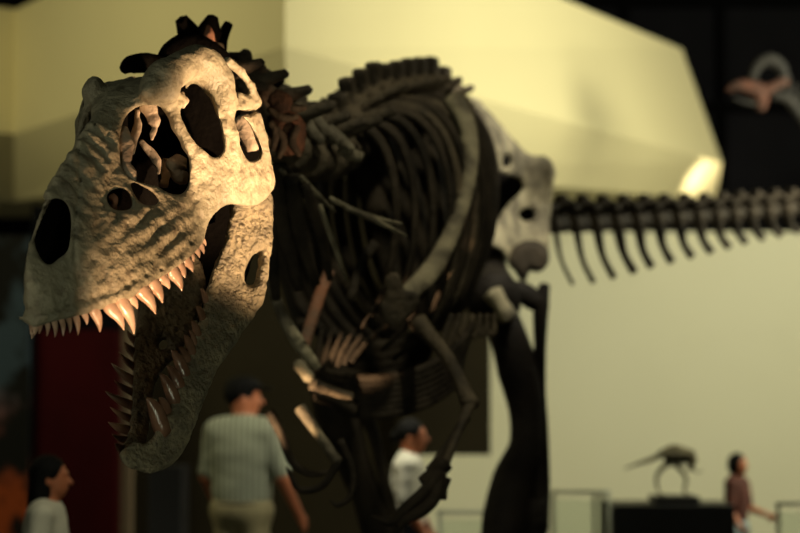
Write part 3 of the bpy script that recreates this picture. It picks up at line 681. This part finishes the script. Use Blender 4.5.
for k, (x0, x1) in enumerate(((500, 470), (518, 505), (536, 545))):
    A = P(x0, 500, 10.35); zz = .36
    MB().tube([A, A+np.array([0, -.05, -.3]), np.array([A[0]+.03*(k-1), 10.1, zz+.1])], [.07, .06, .07], n=10).build('foot_bone', M['leg'], skel)
    B = np.array([A[0]+.03*(k-1), 10.1, zz+.08])
    MB().tube([B, B+np.array([.1*(k-1), -.2, -.02]), B+np.array([.18*(k-1), -.42, -.07]), B+np.array([.22*(k-1), -.56, -.12])], [.065, .055, .05, .012], n=10).build('toe_bone', M['leg'], skel)
# the other hind leg strides forward
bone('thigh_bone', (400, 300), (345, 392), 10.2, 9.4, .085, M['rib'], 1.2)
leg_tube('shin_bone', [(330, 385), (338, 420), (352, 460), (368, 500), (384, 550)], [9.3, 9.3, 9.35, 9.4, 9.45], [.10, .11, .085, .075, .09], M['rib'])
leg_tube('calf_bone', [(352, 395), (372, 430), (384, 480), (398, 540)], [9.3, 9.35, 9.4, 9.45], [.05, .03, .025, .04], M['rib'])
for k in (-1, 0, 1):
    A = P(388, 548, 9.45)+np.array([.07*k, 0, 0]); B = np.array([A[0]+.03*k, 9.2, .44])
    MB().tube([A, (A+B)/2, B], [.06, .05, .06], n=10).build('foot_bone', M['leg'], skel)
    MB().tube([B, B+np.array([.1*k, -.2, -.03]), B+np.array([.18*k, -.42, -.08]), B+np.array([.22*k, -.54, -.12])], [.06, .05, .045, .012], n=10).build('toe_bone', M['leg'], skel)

# ------------------------------------------------------------------ second skull high on the right
sk2 = thing('hanging_skull', 'small orange brown dinosaur skull on a thin neck high before the black wall', 'dinosaur skull', P(762, 90, 16.5))
def q2(u, v, dy=0): return P(u, v, 16.5+dy)
m2 = mat('orange_bone', (.085, .026, .012), .8, (.03, .014, .009), 9, .4); m2b = mat('grey_bone', (.016, .014, .011), .8, (.006, .005, .004), 9, .4)
MB().tube([q2(727, 90), q2(738, 86), q2(750, 88), q2(760, 92)], [.02, .055, .06, .07], [.02, .05, .07, .09], n=10).build('snout', m2, sk2)
MB().tube([q2(752, 80), q2(758, 66), q2(770, 60), q2(782, 68), q2(784, 82)], [.035, .045, .06, .05, .04], n=10).build('brow', m2b, sk2)
MB().tube([q2(758, 92), q2(762, 100), q2(760, 110)], [.08, .06, .04], n=10).build('cheek', m2, sk2)
MB().tube([q2(764, 92), q2(776, 86), q2(786, 80)], [.05, .045, .05], n=10).build('cheek', m2, sk2)
MB().tube([q2(733, 98), q2(748, 103), q2(764, 104)], [.015, .025, .03], n=8).build('jaw', m2b, sk2)
MB().tube([q2(772, 96), q2(786, 98), q2(800, 114), q2(815, 135)], [.035, .05, .05, .05], n=8).build('neck', m2b, sk2)
for k in range(5):
    MB().tube([q2(784+k*6, 90+k*7), q2(790+k*6, 76+k*8)], [.03, .015], n=8).build('neck_spine', m2b, sk2)

# ------------------------------------------------------------------ display case with the little skeleton
a = P(612, 505, 13); b = P(735, 505, 13)
cs = thing('display_case', 'black display case below the small skeleton, in front of the beige wall', 'display case', ((a[0]+b[0])/2, 13.3, 0))
MB().box((a[0], 13, 0), (b[0], 13.6, a[2])).build('cabinet', M['case'], cs, False, .01)
pp = P(655, 497, 13.1); pq = P(700, 497, 13.1)
o = MB().box((pp[0], 13.1, a[2]), (pq[0], 13.45, pp[2])).build('pedestal', M['case'], None, False, .005); tag(o, 'small black pedestal block on top of the display case', 'pedestal')
mini = thing('small_skeleton', 'small two-legged dinosaur skeleton with long tail on the black pedestal', 'dinosaur skeleton', P(678, 497, 13.25))
mm = mat('brown_small_bone', (.15, .125, .06), .7, (.08, .065, .03), 12)
def q3(u, v, dy=0): return P(u, v, 13.27+dy)
MB().tube([q3(624, 469), q3(640, 463), q3(655, 458), q3(664, 452), q3(676, 447), q3(686, 452)], [.004, .012, .018, .025, .02, .018], n=8).build('spine', mm, mini)
for k in range(8):
    u = 664+k*3.4
    for s in (-1, 1): MB().tube([q3(u, 447+abs(k-4), 0), q3(u+1, 455, s*.07), q3(u+2, 467-k*.5, s*.03)], [.016, .018, .010], n=6).build('rib', mm, mini)
for s, (h, k1, ft) in ((-1, ((668, 462), (657, 476), (660, 496))), (1, ((676, 464), (686, 478), (686, 496)))):
    MB().tube([q3(*h, s*.05), q3(*k1, s*.06), q3(ft[0]-2, ft[1]-6, s*.06), q3(ft[0], ft[1]-1.4, s*.06)], [.02, .013, .009, .006], n=8).build('leg', mm, mini)
    MB().tube([q3(ft[0], ft[1]-1.5, s*.06), q3(ft[0]+6, ft[1]-1.5, s*.06)], [.006, .004], n=6).build('foot', mm, mini)
MB().tube([q3(686, 452), q3(692, 462), q3(690, 470)], [.016, .012, .01], n=8).build('neck', mm, mini)
MB().tube([q3(692, 450), q3(693, 460), q3(689, 470)], [.012, .03, .018], n=8).build('skull', mm, mini)
MB().tube([q3(690, 466), q3(697, 472), q3(703, 470)], [.008, .007, .003], n=6).build('arm', mm, mini)
# railings with glass
def rail(label, u0, u1, v, Y, posts, glass=True, vt=None):
    a = P(u0, v, Y); b = P(u1, v, Y); t = thing('glass_railing', label, 'railing', ((a[0]+b[0])/2, Y, 0))
    MB().tube([a, b], .012, n=10).build('handrail', M['steel'], t)
    for pu in posts:
        c = P(pu, v, Y); MB().tube([(c[0], Y, 0), (c[0], Y, c[2])], .013, n=10).build('post', M['steel'], t)
    if glass: MB().box((a[0]+.02, Y-.006, .12), (b[0]-.02, Y+.006, a[2]-.05)).build('glass_pane', M['glass'], t, False)
rail('low glass railing with grey top rail between the hand bones and the standing leg', 436, 500, 512, 12.3, (440, 496))
rail('glass railing panel with steel posts left of the black display case', 552, 610, 492, 12.6, (553, 594, 601, 608))
rail('short railing at the bottom right corner beside the child', 776, 815, 504, 12.0, (778, 812))

# ------------------------------------------------------------------ people
def person(label, x, y, H, yaw, shirt, pants, hair, hairstyle='short', arms=None, lean=0, sleeve='long', headturn=0, z0=0, belt=False, slim=1.0):
    """body (one surface) facing local -Y, then turned by yaw"""
    t = thing('person', label, 'person', (x, y, z0)); k = H/1.72
    cy, sn = math.cos(yaw), math.sin(yaw)
    def loc(p):  # world -> body
        d = (p-np.array([x, y, z0]))/k; return np.stack([d[:, 0]*cy+d[:, 1]*sn, -d[:, 0]*sn+d[:, 1]*cy, d[:, 2]], 1)
    def wld(q): q = np.array(q)*k; return np.stack([q[:, 0]*cy-q[:, 1]*sn, q[:, 0]*sn+q[:, 1]*cy, q[:, 2]], 1)+np.array([x, y, z0])
    arms = arms or {}
    def arm(s):
        return arms.get(s, ((s*.19, 0, 1.40), (s*.25, .02, 1.13), (s*.27, -.05, .88)))
    hc, hs = math.cos(headturn), math.sin(headturn)
    def head(p):
        d = p-np.array([0, -.02, 1.60]); d = np.stack([d[:, 0]*hc+d[:, 1]*hs, -d[:, 0]*hs+d[:, 1]*hc, d[:, 2]], 1)
        return d
    def sk(p):
        h = head(p)
        r = smin(ell(h, (0, .01, .02), (.076, .095, .10)), ell(h, (0, -.025, -.05), (.055, .065, .07)), .04)
        r = smin(r, caps(h, (0, -.085, .005), (0, -.112, -.025), .010, .014), .012)      # nose
        r = smin(r, caps(h, (-.02, -.083, -.055), (.02, -.083, -.055), .009), .008)       # lips
        r = smin(r, caps(h, (-.03, -.082, .03), (.03, -.082, .03), .010), .015)          # brow
        for s in (-1, 1):
            r = smin(r, ell(h, (s*.078, .01, -.01), (.012, .02, .032)), .01)
            r = smax(r, -caps(h, (s*.03, -.092, .008), (s*.036, -.092, .008), .009), .008)
        r = smin(r, caps(p, (0, .01, 1.55), (0, .015, 1.42), .052, .06), .03)
        return r
    def torso(p, g=0.0):
        r = smin(ell(p, (0, .01, 1.28), (.17*slim+g, .11+g, .20+g)), ell(p, (0, .01, 1.02), (.145*slim+g, .105+g, .17+g)), .08)
        r = smin(r, caps(p, (-.13*slim, .01, 1.40), (.13*slim, .01, 1.40), .06+g), .06); return r
    def upper(p, s, g=0):
        a, b, c = arm(s); return smin(caps(p, a, b, .052+g, .042+g), caps(p, b, c, .041+g, .028+g), .02)
    def legs(p, g=0):
        r = smin(ell(p, (0, .01, .93), (.16*slim+g, .115+g, .12+g)), 9+0*p[:, 0], .01)
        for s in (-1, 1):
            r = smin(r, smin(caps(p, (s*.085, .01, .90), (s*.10, -.01, .50), .08+g, .055+g), caps(p, (s*.10, -.01, .50), (s*.10, .02, .09), .054+g, .04+g), .02), .04)
        return r
    def hand(p, s):
        a, b, c = [np.array(v, float) for v in arm(s)]; d = (c-b)/np.linalg.norm(c-b); e = np.cross(d, (s, 0, 0)); e /= np.linalg.norm(e)+1e-9; n = np.cross(d, e)
        r = caps(p, c, c+d*.055, .026, .03)
        for j in range(4):
            o = e*(-.030+.020*j); L = (.066, .078, .072, .056)[j]
            r1 = caps(p, c+d*.06+o, c+d*(.06+L*.55)+o, .010, .009); r2 = caps(p, c+d*(.06+L*.55)+o, c+d*(.06+L)+o+n*.02, .009, .0075)
            r = smin(r, np.minimum(r1, r2), .006)
        r = smin(r, caps(p, c+d*.02-e*.02, c+d*.06-e*.055, .013, .010), .01); return r
    def body(p):
        r = smin(sk(p), torso(p), .04); r = smin(r, legs(p), .04)
        for s in (-1, 1):
            r = smin(r, upper(p, s), .03); r = smin(r, hand(p, s), .01)
            r = smin(r, caps(p, (s*.10, .04, .04), (s*.11, -.13, .03), .035, .028), .03)
        return r*.85
    lo = (-.55, -.6, -.02); hi = (.55, .45, 1.80)
    V, F = surface_nets(body, lo, hi, .0105); bo = link('body', wld(V), F, M['skin'], t)
    def shf(p):
        r = torso(p, .018)
        for s in (-1, 1):
            a, b, c = arm(s)
            if sleeve == 'long': r = smin(r, upper(p, s, .012), .03)
            else:
                a, b = np.array(a, float), np.array(b, float); r = smin(r, caps(p, a, a+(b-a)*.85, .068, .06), .03)
        if sleeve == 'long':
            for s in (-1, 1):
                c = np.array(arm(s)[2], float); r = smax(r, -caps(p, c, c, .03), .01) if False else r
        r = np.maximum(r, -(p[:, 2]-.93)); r = smin(r, caps(p, (0, .012, 1.45), (0, .014, 1.475), .064, .062), .015)
        r = np.maximum(r, p[:, 2]-1.49-(p[:, 1])*.3)
        return (r+.004*wob(p, 26, 7))*.8
    V, F = surface_nets(shf, lo, hi, .011); link('shirt', wld(V), F, shirt, t)
    V, F = surface_nets(lambda p: np.maximum(legs(p, .016), -(p[:, 2]-.07))*.85 if True else 0, lo, (.55, .45, 1.06), .013)
    link('trousers', wld(V), F, pants, t)
    for s in (-1, 1):
        V, F = surface_nets(lambda p: np.maximum(smin(caps(p, (s*.10, .05, .045), (s*.11, -.14, .035), .045, .036), caps(p, (s*.10, .03, .05), (s*.10, .03, .10), .045), .02), -p[:, 2]), (-.2, -.22, -.01), (.2, .14, .15), .012)
        link('shoe', wld(V), F, M['shoe'], t)
    if belt:
        V, F = surface_nets(lambda p: np.maximum(torso(p, .03), np.abs(p[:, 2]-.955)-.018), (-.25, -.2, .9), (.25, .2, 1.0), .01); link('belt', wld(V), F, M['shoe'], t)
    def hf(p):
        h = head(p); r = ell(h, (0, .022, .035), (.088, .105, .098))
        cut = np.maximum(-(h[:, 1]+.048), -(h[:, 2]-.055)*.7-(h[:, 1]-.02)*.9)
        face = caps(h, (0, -.10, -.04), (0, -.10, .0), .075)
        r = smax(r, -face, .01); r = np.maximum(r, -(h[:, 2]+.055))
        if hairstyle == 'long':
            r = smin(r, ell(h, (0, .05, -.05), (.095, .075, .15)), .03); r = smin(r, ell(h, (0, .075, -.20), (.10, .06, .16)), .04); r = smax(r, -face, .01)
        if hairstyle == 'bun':
            r = smin(r, ell(h, (0, .115, .0), (.05, .05, .05)), .02)
        if hairstyle == 'cap':
            r = smin(r, ell(h, (0, .0, .085), (.088, .10, .05)), .02); r = smin(r, ell(h, (0, -.12, .06), (.065, .06, .012)), .015)
        if hairstyle == 'bob':
            r = smin(r, ell(h, (0, .03, -.01), (.105, .095, .115)), .02); r = smax(r, -face, .01)
        return (r+.003*wob(p, 60, 3))*.8
    V, F = surface_nets(hf, (-.25, -.3, 1.1), (.25, .35, 1.8), .011); link('hair', wld(V), F, hair, t)
    return t
pm = P(243, 397, 11.4)
person('man seen from behind in pale striped shirt and khaki trousers, head turned right', pm[0], 11.4, 1.70, math.pi-.35, M['stripe'], M['khaki'], M['hair'], 'cap',
       {-1: ((-.19, 0, 1.39), (-.27, .02, 1.12), (-.33, -.10, .90)), 1: ((.19, 0, 1.39), (.24, 0, 1.12), (.22, -.12, .92))}, sleeve='short', headturn=-1.1, belt=True, slim=1.2)
pw = P(410, 440, 11.5)
person('woman in a white shirt with tied black hair, in profile behind the skeleton forearm', pw[0], 11.5, 1.45, math.pi/2-.15, M['white'], M['navy'], M['hair'], 'bun',
       {1: ((.19, 0, 1.39), (.22, .0, 1.12), (.16, -.12, .92)), -1: ((-.19, 0, 1.39), (-.22, .0, 1.12), (-.14, -.12, .92))}, sleeve='short', slim=1.05)
pg = P(48, 480, 8.3)
person('girl with long black hair and a white top at the lower left corner, looking right', pg[0], 8.3, 1.33, math.pi/2, M['white'], M['navy'], M['hair'], 'long', sleeve='short', slim=.85)
pc = P(737, 466, 14.2)
person('child in a dark rust top beside the display case under the beige wall', pc[0], 14.2, 1.16, .8, M['rust'], M['blue'], M['hair'], 'bob',
       {1: ((.13, 0, 1.38), (.15, -.04, 1.12), (.14, -.30, 1.05)), -1: ((-.13, 0, 1.38), (-.16, 0, 1.12), (-.15, -.12, .95))}, sleeve='short', slim=.68)
